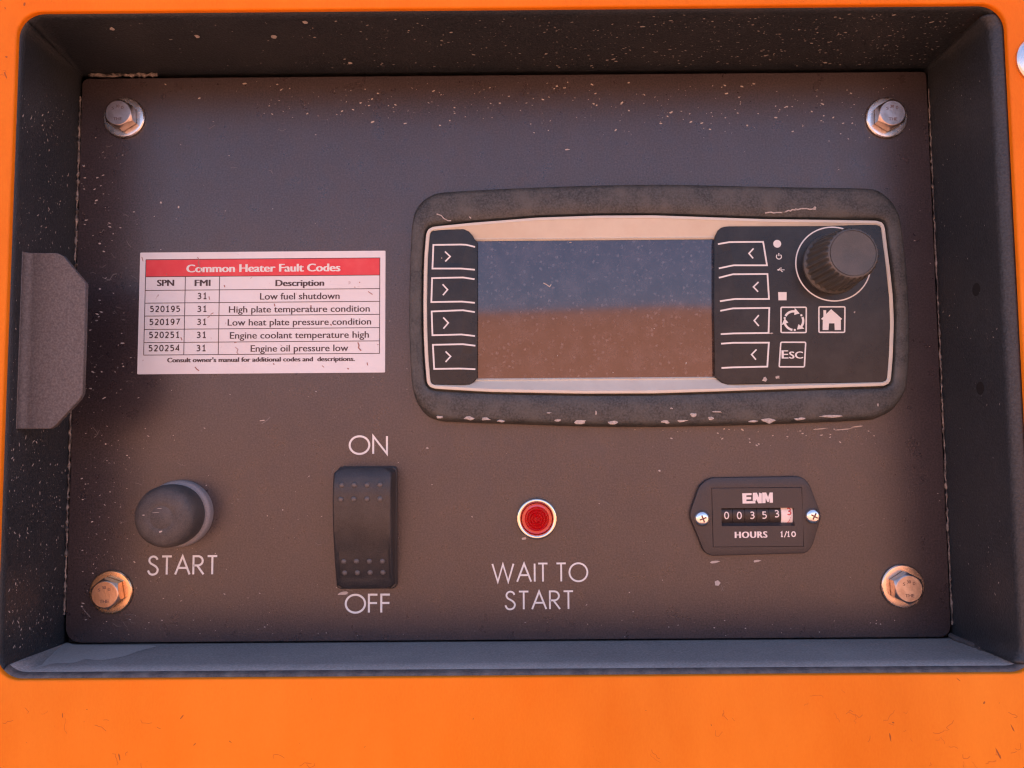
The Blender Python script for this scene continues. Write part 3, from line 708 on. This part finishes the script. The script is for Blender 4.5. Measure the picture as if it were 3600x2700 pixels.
for (a, c_) in (((2690, 748), (2760, 745)), ((2750, 745), (2800, 735)), ((2795, 736), (2868, 734))):
    A, B = at(*a, 6.75), at(*c_, 6.75)
    n = 7; b.stroke([(A[0]+(B[0]-A[0])*i/n, A[1]+(B[1]-A[1])*i/n+random.uniform(-.25, .25)) for i in range(n+1)], .5, 6.72, lift=.03)
blob(b, at(2864, 731, 6.7), 1., 1.2, 6.7)
for pts in ([(1535, 752), (1552, 758), (1560, 768), (1575, 776), (1586, 776)], [(1650, 762), (1656, 768)]):
    b.stroke([at(x, y, 6.75)[:2] for x, y in pts], .35, 6.76)
for px, py, w, hg, hh in ((2690, 1334, 20, 18, HK), (2733, 1326, 16, 12, HK), (3004, 1098, 7, 7, HK), (2710, 1172, 14, 5, HK), (1553, 907, 5, 4, HK), (2005, 852, 14, 3, 2.), (1960, 1250, 4, 4, 2.), (2300, 1155, 5, 4, 2.), (2412, 1277, 4, 10, 2.), (2155, 1310, 5, 4, 2.)):
    blob(b, at(px, py, hh), w*.1, hg*.1, hh+.02, thick=.06)
b.stroke([at(x, y, 2.)[:2] for x, y in ((1910, 995), (1920, 1000), (1932, 1008), (1938, 1000))], .35, 2.08)
M['mud'] = mat('grey_mud', (.40, .365, .325), .85, var=.5, vscale=900., grain=.3, gscale=1500)
mo = b.build('dried_mud', M['mud'], du); mo['kind'] = 'stuff'; mo['label'] = 'flakes of dried mud along the lower edge of the housing'

# ------------------------------------------------------------------ START push button
sc_ = at(635, 1804)
sb = thing('start_button', sc_, 'round black rubber push button above the word START', 'button')
b = MB(); b.lathe(sc_, [(12.5, 0), (12.5, 2.6), (12.2, 3.3), (11.6, 3.7), (10.6, 3.8), (10.2, 3.2), (9.8, 3.0)], 96, False); b.build('collar', M['collar'], sb, smooth=True, ang=50)
b = MB(); tilt = (-.0, .0)
prof = [(10.3, 2.8), (11.0, 4.5), (11.35, 7.), (11.4, 10.), (11.2, 12.2), (10.6, 13.9), (9.5, 15.0), (8., 15.6), (6.2, 15.85), (4.3, 15.95), (4.1, 15.86), (3.9, 15.95), (.02, 16.0)]
b.lathe(sc_, prof, 96, True); cap_o = b.build('rubber_cap', M['boot'], sb, smooth=True, ang=60)
b = MB()
for px, py, w_, h_, a_ in ((565, 1869, 1.5, .6, .25), (505, 1811, 1.1, .35, 0), (560, 1788, 2.2, .18, .1), (548, 1802, 3.0, .14, .05)):
    p = at(px, py, 16.0); n = 8; R0 = [(p[0]+w_/2*math.cos(2*math.pi*i/n)*random.uniform(.7, 1.1)*math.cos(a_), p[1]+h_/2*math.sin(2*math.pi*i/n)+w_/2*math.cos(2*math.pi*i/n)*math.sin(a_), 16.04) for i in range(n)]
    b.poly(R0)
o = b.build('dirt_flakes', M['mud_'] if 'mud_' in M else M['chip'], cap_o, weld=False); o['kind'] = 'stuff'

# ------------------------------------------------------------------ rocker switch
KR = crop(1100, 1580, .3194)
rx0, rx1 = at(1189, 1850)[0], at(1398, 1850)[0]; rz1, rz0 = at(1290, 1639)[1], at(1290, 2066)[1]
rs = thing('rocker_switch', ((rx0+rx1)/2, (rz0+rz1)/2, 0), 'tall black rocker switch with raised dots between the words ON and OFF', 'switch')
b = MB(); b.prism(rrect(rx0, rx1, rz0, rz1, 1.8, 6), 0, 2.4); b.build('switch_housing', M['switch'], rs, bevel=.4)
b = MB()
ln = rz1-rz0
def rh_(t):        # height along the rocker, t = 0 bottom .. 1 top
    return 12.5-8.3*max(0, (.80-t)/.80)**2-2.2*max(0, (t-.78)/.22)**2
nz = 26; secs = []
for i in range(nz+1):
    t = i/nz; z = rz0+.35+(ln-.7)*t; e = min(t, 1-t)*ln
    cut = 1.7*(1-math.sqrt(max(0, 1-(max(0, 1.7-e)/1.7)**2)))
    hh = rh_(t)-(.9*(1-min(1, e/1.2))**2)
    a, c_ = rx0+.35+cut, rx1-.35-cut; dp = .06+.95*min(1, max(0, (.56-t)/.22))*min(1, max(0, (t-.02)/.05))
    secs.append([(a, z, 1.2), (a, z, hh*.45), (a+.15, z, hh-1.1), (a+.45, z, hh-.35), (a+1.0, z, hh-.02), (a+1.9, z, hh-dp), ((a+c_)/2, z, hh-dp-.05), (c_-1.9, z, hh-dp), (c_-1.0, z, hh-.02), (c_-.45, z, hh-.35), (c_-.15, z, hh-1.1), (c_, z, hh*.45), (c_, z, 1.2)])
b.loft(secs, False)
b.poly(secs[0][::-1]); b.poly(secs[-1])
act = b.build('rocker', M['switch'], rs, smooth=True, ang=45)
b = MB(); b.lathe((0, 0, 0), [(1.05, -.35), (1.0, .1), (.8, .42), (.45, .58), (.02, .62)], 16, True)
dot0 = b.build('grip_dot', M['dot'], None, smooth=True, ang=60); first = True
off0 = dot0.location.copy(); act_w = wloc(act)
for row in ([(318, 395), (455, 393), (597, 392), (740, 390)], [(308, 550), (450, 547), (596, 546), (738, 545)], [(340, 1232), (480, 1230), (622, 1230), (765, 1230)], [(350, 1357), (490, 1355), (630, 1353), (772, 1352)]):
    for x, y in row:
        X, Y = KR(x, y); h = 8.
        for _ in range(6):
            p = at(X, Y, h); t = (p[1]-rz0)/ln; h = rh_(t)-.1-.95*min(1, max(0, (.56-t)/.22))
        d_ = dot0
        if not first: d_ = dot0.copy(); COL.objects.link(d_)
        first = False
        d_.parent = act; d_.location = V((p[0], p[1], h))+off0-act_w
# ------------------------------------------------------------------ red indicator light
ic = at(1887, 1822)
il = thing('indicator_light', ic, 'small round red pilot light in a chrome ring above WAIT TO START', 'indicator light')
b = MB(); b.lathe(ic, [(7.75, 0), (7.75, 1.3), (7.6, 1.9), (7.25, 2.35), (6.7, 2.45), (6.2, 2.1), (5.85, 1.2), (5.8, .3)], 80, False); b.build('chrome_ring', M['chrome'], il, smooth=True, ang=60)
b = MB(); prof = [(5.8, .8), (5.7, 1.5), (5.2, 1.9), (4.6, 2.0)]
r = 4.35; k = 0
while r > .4:
    prof += [(r, 1.7+.28*k), (r-.5, 2.5+.28*k), (r-.95, 1.85+.28*k)]; r -= 1.02; k += 1
prof.append((.02, 3.0))
b.lathe(ic, prof, 72, True); b.build('red_lens', M['lens'], il, smooth=True, ang=25)

# ------------------------------------------------------------------ hour meter
KH = crop(2380, 1650, .2441); HM = 2.2
hm_ = thing('hour_meter', at(2650, 1817), 'black six digit hour meter held by two silver cross head screws', 'hour meter')
hp_ = lambda x, y, h=HM: at(*KH(x, y), h)
fl_px = [(470, 122), (1790, 100), (1905, 195), (2088, 670), (1955, 1110), (1870, 1212), (490, 1250), (395, 1190), (180, 660), (325, 235)]
outl = rounded([hp_(x, y)[:2] for x, y in fl_px][::-1], 2.2, 5)
win = [hp_(640, 568)[:2], hp_(1680, 546)[:2], hp_(1700, 800)[:2], hp_(640, 832)[:2]]
wx0, wx1 = hp_(640, 700)[0], hp_(1690, 690)[0]; wz1, wz0 = hp_(1165, 556)[1], hp_(1165, 815)[1]
wr = [(wx0, wz0), (wx1, wz0), (wx1, wz1), (wx0, wz1)]
fx0, fx1 = hp_(512, 700)[0], hp_(1812, 690)[0]; fz1, fz0 = hp_(1150, 266)[1], hp_(1150, 1115)[1]
fr_ = [(fx0, fz0), (fx1, fz0), (fx1, fz1), (fx0, fz1)]
b = MB(); A_, B_ = ring2(outl, [(fx0-.1, fz0-.1), (fx1+.1, fz0-.1), (fx1+.1, fz1+.1), (fx0-.1, fz1+.1)], hp_(1160, 690)[:2]); mc = hp_(1160, 690)[:2]
b.loft([R3(A_, .02), R3(A_, HM-.55), R3(inset(A_, mc, .12), HM-.28), R3(inset(A_, mc, .4), HM-.15), R3(B_, HM-.15), R3(B_, HM-.6)], True); b.build('flange', M['mplastic'], hm_, smooth=True, ang=40)
b = MB(); A_, B_ = ring2(fr_, wr, ((wx0+wx1)/2, (wz0+wz1)/2))
b.loft([R3(A_, .02), R3(A_, HM), R3([(p[0]+(q[0]-p[0])*.02, p[1]+(q[1]-p[1])*.02) for p, q in zip(A_, B_)], HM+.12), R3(B_, HM+.12), R3(B_, .02)], True); b.build('face', M['mplastic'], hm_, smooth=True, ang=30)
# sloping lower lip inside the window
b = MB(); lipz = hp_(1165, 770)[1]
b.loft([[(wx0+.02, wz0+.02, HM-.1), (wx1-.02, wz0+.02, HM-.1)], [(wx0+.02, lipz, .3), (wx1-.02, lipz, .3)]], False); b.build('window_sill', M['mplastic'], hm_)
tz = (wz1+lipz)/2; nW = 6; ww = (wx1-wx0)/nW
digs = '003533'; dy = [0, -.05, .0, .0, .5, 1.3]
for i in range(6):
    xa = wx0+i*ww+.08; xb_ = xa+ww-.16; R_ = 6.5; b = MB(); rings = []
    for k in range(13):
        a = math.radians(-80+160*k/12); rings.append([(xa, tz+R_*math.sin(a), -5.3+R_*math.cos(a)), (xb_, tz+R_*math.sin(a), -5.3+R_*math.cos(a))])
    b.loft(rings, False)
    b.poly([r_[0] for r_ in rings]); b.poly([r_[1] for r_ in rings])
    wh = b.build('number_wheel', M['wheelw'] if i == 5 else M['wheel'], hm_, smooth=True, ang=30)
    cxs = hp_([705, 888, 1075, 1250, 1428, 1606][i], 700, .2)[0]
    w_ = .95 if i < 5 else .9
    b = MB(); b.digits(digs[i], cxs-w_, cxs+w_, tz-1.45+dy[i], tz+1.35+dy[i], .26, .42)
    if i == 5: b.digits('4', cxs-w_, cxs+w_, tz-5.2+dy[i], tz-2.4+dy[i], .26, .42)
    # wrap the figure onto the wheel
    b.v = [Vector((v.x, -MM*(-5.3+(R_+.04)*math.cos(math.asin(max(-.99, min(.99, (v.z/MM-tz)/R_))))), v.z)) for v in b.v]
    b.build('digit', M['digitr'] if i == 5 else M['digit'], wh, weld=False)
HT = HM+.17
b = MB()
# block logo letters
E_ = [(940, 345), (1075, 342), (1075, 372), (1000, 374), (1000, 398), (1068, 397), (1068, 432), (1000, 434), (1000, 458), (1130, 455), (1130, 490), (945, 493)]
N_ = [(1092, 338), (1150, 336), (1180, 405), (1180, 336), (1222, 345), (1222, 488), (1170, 489), (1140, 425), (1140, 452), (1092, 453)]
M_ = [(1228, 335), (1285, 334), (1312, 400), (1335, 334), (1380, 333), (1382, 480), (1335, 481), (1335, 415), (1322, 470), (1300, 470), (1278, 415), (1275, 486), (1228, 487)]
for i, g_ in enumerate((E_, N_, M_)): b.poly([hp_(x, y, HT+.01*i) for x, y in g_][::-1])
b.build('logo', M['digit'], hm_, weld=False)
b = MB(); l, r = hp_(832, 990, HT), hp_(1305, 983, HT); b.text('HOURS', l[0], r[0], l[1], hp_(832, 900, HT)[1], HT, .10, 1.12, shear=(r[1]-l[1])/(r[0]-l[0]))
l, r = hp_(1485, 976, HT), hp_(1715, 972, HT); cz = hp_(1600, 893, HT)[1]; uu = (r[0]-l[0])
b.digits('1', l[0], l[0]+uu*.22, l[1], cz, HT, .42); b.stroke([(l[0]+uu*.27, l[1]-.1), (l[0]+uu*.42, cz+.1)], .36, HT)
b.digits('1', l[0]+uu*.42, l[0]+uu*.64, l[1], cz, HT, .42); b.digits('0', l[0]+uu*.70, r[0], l[1], cz, HT, .44); b.build('caption', M['digit'], hm_, weld=False)
for x, y, rt in ((360, 705, .35), (1955, 672, -.5)):
    c_ = hp_(x, y, HM); b = MB(); seg = 48; R_ = 2.9; rings = []
    for r_, h_ in ((R_, 0), (R_, .5), (R_*.93, 1.0), (R_*.78, 1.45), (R_*.6, 1.7), (R_*.42, 1.82), (R_*.25, 1.88), (.03, 1.9)):
        ring = []
        for i in range(seg):
            a = 2*math.pi*i/seg; X = r_*math.cos(a); Z = r_*math.sin(a)
            ring.append((c_[0]+X, c_[1]+Z, c_[2]-.1+h_))
        rings.append(ring)
    b.loft(rings, True, False, True); s_o = b.build('meter_screw', M['chrome2'] if 'chrome2' in M else M['chrome'], hm_, smooth=True, ang=60)
    s_o['label'] = 'silver cross head screw'
    b = MB()
    for q in range(2):
        a = rt+q*math.pi/2; u = Vector((math.cos(a), math.sin(a))); v = Vector((-u.y, u.x))
        b.poly([(c_[0]+(u*sx*1.35+v*sz*.27).x, c_[1]+(u*sx*1.35+v*sz*.27).y, HM+1.84+.02*q) for sx, sz in ((-1, -1), (1, -1), (1, 1), (-1, 1))])
    b.build('cross_slot', M['darkmark'], s_o, weld=False)

# ------------------------------------------------------------------ dust flecks and mud chips lying on plate and walls
b = MB()
def fleck(c, u, v, n, w, l, rot=0.):
    k = random.randint(5, 8); pts = []
    for i in range(k):
        a = 2*math.pi*i/k; r = random.uniform(.55, 1.1); x = l/2*r*math.cos(a); y = w/2*r*math.sin(a)
        X = x*math.cos(rot)-y*math.sin(rot); Y = x*math.sin(rot)+y*math.cos(rot)
        pts.append(tuple(c[j]+u[j]*X+v[j]*Y+n[j]*.05 for j in range(3)))
    b.poly(pts)
UX, UZ, UH = (1, 0, 0), (0, 1, 0), (0, 0, 1)
def onplate(px, py, w, l, rot=None):
    p = at(px, py, .02)
    if PX0+1 < p[0] < PX1-1 and PZ0+1 < p[1] < PZ1-1: fleck(p, UX, UZ, UH, w, l, random.uniform(-.6, .6) if rot is None else rot)
rnd = random.random
def size(): return .20+.55*rnd()**2.6
for i in range(340):                                   # splash line under the top edge
    x = 560+2600*rnd()**.85; y = 285+random.betavariate(1.5, 2.6)*260
    if y > 300+170*((x-300)/2000)**.8+60*rnd(): continue
    s_ = size(); onplate(x, y, s_, s_*random.uniform(1.2, 2.6))
for i in range(170):                                   # left margin
    x = 285+abs(random.gauss(0, 95)); y = 480+1750*rnd(); s_ = size()*.9; onplate(x, y, s_, s_*random.uniform(1.2, 3.2))
for i in range(230):
    s_ = size()*.55; onplate(280+3050*rnd(), 300+1950*rnd(), s_, s_*random.uniform(1, 2.5))
for i in range(190):
    s_ = size()*.6; onplate(270+abs(random.gauss(0, 420)), 1250+980*rnd(), s_, s_*random.uniform(1, 3))
for i in range(60):
    s_ = size()*.7; onplate(500+2700*rnd(), 2180+70*rnd(), s_, s_*1.6)
for i in range(46):
    s_ = size()*.9; onplate(2300+800*rnd(), 1508+60*rnd()**2, s_, s_*2.)
for x, y, w, l in ((2522, 2050, 2.4, 2.2), (1842, 1893, 1.0, 2.6), (2515, 1975, 1.3, 4.), (2660, 1972, 1.1, 3.8), (1995, 526, .6, 2.4), (924, 1478, .5, 3.0), (1502, 1575, .7, 1.3), (2318, 1655, .9, 1.3), (628, 728, .9, .9), (566, 712, 1., .9), (2960, 1510, .5, 8), (2880, 1508, .5, 7), (3010, 1500, .6, 5), (1205, 2086, 1.6, 4.2)):
    onplate(x, y, w, l, .1)
def wallpt(px, py, wall):
    d = ROT @ Vector(((px-1800)/2700, -(py-1350)/2700, -1))
    if wall == 'l': t = -167.4/d.x
    elif wall == 'r': t = 164.4/d.x
    else: t = (OZ1-.3)/d.z
    return (d.x*t, d.z*t, DCAM-t*d.y)
for i in range(900):                                   # left wall
    px, py = 12+250*rnd(), 330+1950*rnd()**.9
    if 55 < px and 880 < py < 1515 and px < 310 and rnd() < .97: continue
    t0 = wallpt(px, py, 'l'); h = t0[2]
    if not 2 < h < 39: continue
    x = PX0-.6+(OX0-PX0+.55)*h/D+.06; s_ = size()*.75
    fleck((x, t0[1], h), UZ, UH, UX, s_, s_*random.uniform(1.2, 3.5), random.uniform(-1, 1))
for i in range(150):                                   # right wall
    h = 3+33*rnd(); z = -70+200*rnd(); x = (PX1+.6+(162.9-PX1-.6)*h/30 if h < 30 else 162.9-.1*(h-30)/7.5)-.12; s_ = size()*.55
    fleck((x, z, h), UZ, UH, (-1, 0, 0), s_, s_*random.uniform(1.2, 3), random.uniform(-1, 1))
for i in range(950):                                   # top wall, thicker towards the right
    x = -160+320*rnd()**.6; h = 2+36*rnd(); z = PZ1+1.6+(OZ1-PZ1-1.65)*h/D-.06
    if rnd() > .15+.85*((x+170)/230): continue
    s_ = (size()+.05)*(1.5 if rnd() < .08 else .85)
    fleck((x, z, h), UX, UH, (0, -1, 0), s_, s_*random.uniform(1.2, 2.5), random.uniform(-.5, .5))
for px, py in ((395, 102), (693, 127), (964, 129), (1075, 80), (1230, 217)):
    t = (OZ1-.4); d = ROT @ Vector(((px-1800)/2700, -(py-1350)/2700, -1)); k = t/d.z; h = DCAM-k*d.y
    fleck((d.x*k, PZ1+1.6+(OZ1-PZ1-1.65)*h/D-.08, h), UX, UH, (0, -1, 0), 2.6, 2.4, .2)
tag(b.build('dust_flecks', M['chip'], None, weld=False), 'pale dust flecks and mud spots scattered over the black plate and recess walls', 'dust', kind='stuff')

b = MB()
for i in range(36):
    px, py = 3600*rnd(), random.choice([2400+300*rnd(), 2400+300*rnd(), 2400+300*rnd(), 30*rnd()])
    p = at(px, py, D+TS); s_ = .10+.25*rnd()**3; l_ = s_*random.uniform(1.2, 5)
    b_rot = random.gauss(1.5, .6)
    fleck(p, UX, UZ, UH, s_, l_, b_rot)
for px, py, w, l, a in ((86, 15, .8, 1.8, 1.5), (20, 265, .5, 3.2, 2.0), (23, 200, .7, .9, 0), (420, 2660, .5, 3.5, 1.8), (640, 2520, .5, 2.2, .9), (220, 2515, .4, 1.6, 1.5), (3460, 2470, .6, 1.0, 1), (3560, 2560, .5, 3.2, 2.0), (3130, 2590, .5, 3.2, 1.7), (3510, 2650, .6, 5.0, 2.0), (3370, 2390, .3, 2, 2.4), (3140, 2540, .7, .9, 0)):
    fleck(at(px, py, D+TS), UX, UZ, UH, w, l, a)
tag(b.build('grime_marks', M['dirt'], None, weld=False), 'small dark grime marks on the orange painted sheet', 'grime', kind='stuff')

# scuffs on the plate and stains on the sticker
b = MB()
def scuff(pts, w):
    b.stroke([at(x, y, 0)[:2] for x, y in pts], w, .03+.004*(len(b.v) % 7))
for pts, w in (([(285, 2130), (300, 2150), (318, 2170)], .3), ([(430, 2162), (470, 2160)], .12), ([(360, 975), (385, 985), (398, 965), (412, 962)], .35), ([(920, 1490), (938, 1478), (950, 1466)], .4), ([(1205, 2076), (1222, 2092)], .5), ([(1216, 2070), (1240, 2078)], .4), ([(325, 1500), (345, 1525), (330, 1540)], .2), ([(340, 1530), (350, 1512)], .2)):
    scuff(pts, w)
for i in range(60):
    x, y = (300+230*rnd(), 500+1700*rnd()) if i < 38 else (400+2800*rnd(), 420+1750*rnd())
    if 480 < x < 1370 and 870 < y < 1330 or 1430 < x < 3190 and 640 < y < 1510: continue
    l_ = random.uniform(6, 30); a = random.gauss(0, .5); k = random.uniform(-6, 6)
    scuff([(x, y), (x+l_*.5*math.cos(a), y+l_*.5*math.sin(a)+k), (x+l_*math.cos(a), y+l_*math.sin(a))], random.uniform(.10, .22))
M['scuff'] = mat('scuff_grey', (.15, .138, .13), .7)
o = b.build('scuff_marks', M['scuff'], cp, weld=False); o['kind'] = 'stuff'
b = MB()
for pts, w in (([(588, 102), (600, 128), (592, 150), (604, 172), (612, 210), (618, 236)], .28), ([(1300, 190), (1316, 208)], .4), ([(452, 750), (462, 775)], .35), ([(885, 795), (905, 790)], .3), ([(893, 830), (915, 850), (905, 872), (920, 890)], .22), ([(1885, 792), (1895, 815), (1890, 835), (1912, 860)], .45), ([(566, 990), (580, 1008), (600, 1022)], .4), ([(803, 328), (808, 345)], .4), ([(668, 592), (685, 580)], .25), ([(692, 566), (716, 552)], .25), ([(1968, 380), (2004, 404)], .3), ([(1208, 478), (1214, 500)], .4), ([(1662, 645), (1674, 654)], .5), ([(1800, 1002), (1812, 1008)], .5), ([(1960, 955), (1964, 978)], .35), ([(1200, 962), (1208, 972)], .4), ([(1595, 980), (1612, 994)], .25), ([(335, 236), (338, 244)], .4), ([(1855, 344), (1866, 346)], .25), ([(1898, 302), (1902, 310)], .35), ([(680, 420), (684, 446)], .3), ([(136, 100), (146, 136)], .25)):
    b.stroke([L5(x, y)[:2] for x, y in pts], w, LH+.11)
M['stain'] = mat('stain_brown', (.33, .17, .14), .7)
o = b.build('stain_marks', M['stain'], fl, weld=False); o['kind'] = 'stuff'

# paler patch on the ledge
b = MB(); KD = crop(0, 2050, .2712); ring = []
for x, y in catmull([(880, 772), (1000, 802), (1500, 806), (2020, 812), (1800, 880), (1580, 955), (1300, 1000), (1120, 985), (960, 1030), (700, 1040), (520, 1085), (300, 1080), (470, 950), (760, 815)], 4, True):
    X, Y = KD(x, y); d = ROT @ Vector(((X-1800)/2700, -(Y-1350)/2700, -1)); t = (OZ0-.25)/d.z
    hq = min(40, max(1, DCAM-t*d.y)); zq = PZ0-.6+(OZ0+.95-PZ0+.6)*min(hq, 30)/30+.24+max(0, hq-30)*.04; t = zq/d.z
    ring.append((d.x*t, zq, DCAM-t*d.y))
b.poly(ring); M['film'] = mat('pale_patch_coat', (.36, .34, .32), .8, var=.1, vscale=60., dust=(.32, .30, .28), dust_amt=.6, dust_scale=70., grain=.2, gscale=1600)  # flat sheet a little paler than the ledge around it
o = b.build('pale_patch', M['film'], cab, weld=False); o['label'] = 'paler patch at the left end of the ledge'

b = MB()
for cx, cy, n, sp in ((3150, 2560, 9, 120), (3380, 2620, 10, 110), (2550, 2530, 4, 60), (2880, 2480, 5, 80), (3560, 2600, 6, 60), (430, 2660, 3, 40), (560, 2510, 4, 70), (2290, 2660, 2, 30), (120, 2520, 4, 60), (1000, 2650, 3, 60), (20, 260, 3, 40)):
    for i in range(n):
        x, y = cx+random.gauss(0, sp), cy+random.gauss(0, sp*.5)
        if 45 < y < 2400 and x > 40: continue
        pts = [(x, y)]; a = random.gauss(1.5, .7)
        for q in range(random.randint(2, 6)):
            a += random.gauss(0, .8); l_ = random.uniform(4, 13); x += l_*math.cos(a); y += l_*math.sin(a); pts.append((x, y))
        b.stroke([at(px, py, D+TS)[:2] for px, py in pts], random.uniform(.07, .16), D+TS+.03+.004*(i % 5))
M['grime2'] = mat('brown_grime', (.48, .105, .006), .7)
tag(b.build('dirt_trails', M['grime2'], None, weld=False), 'fine brown dirt trails clustered on the lower orange sheet', 'grime', kind='stuff')
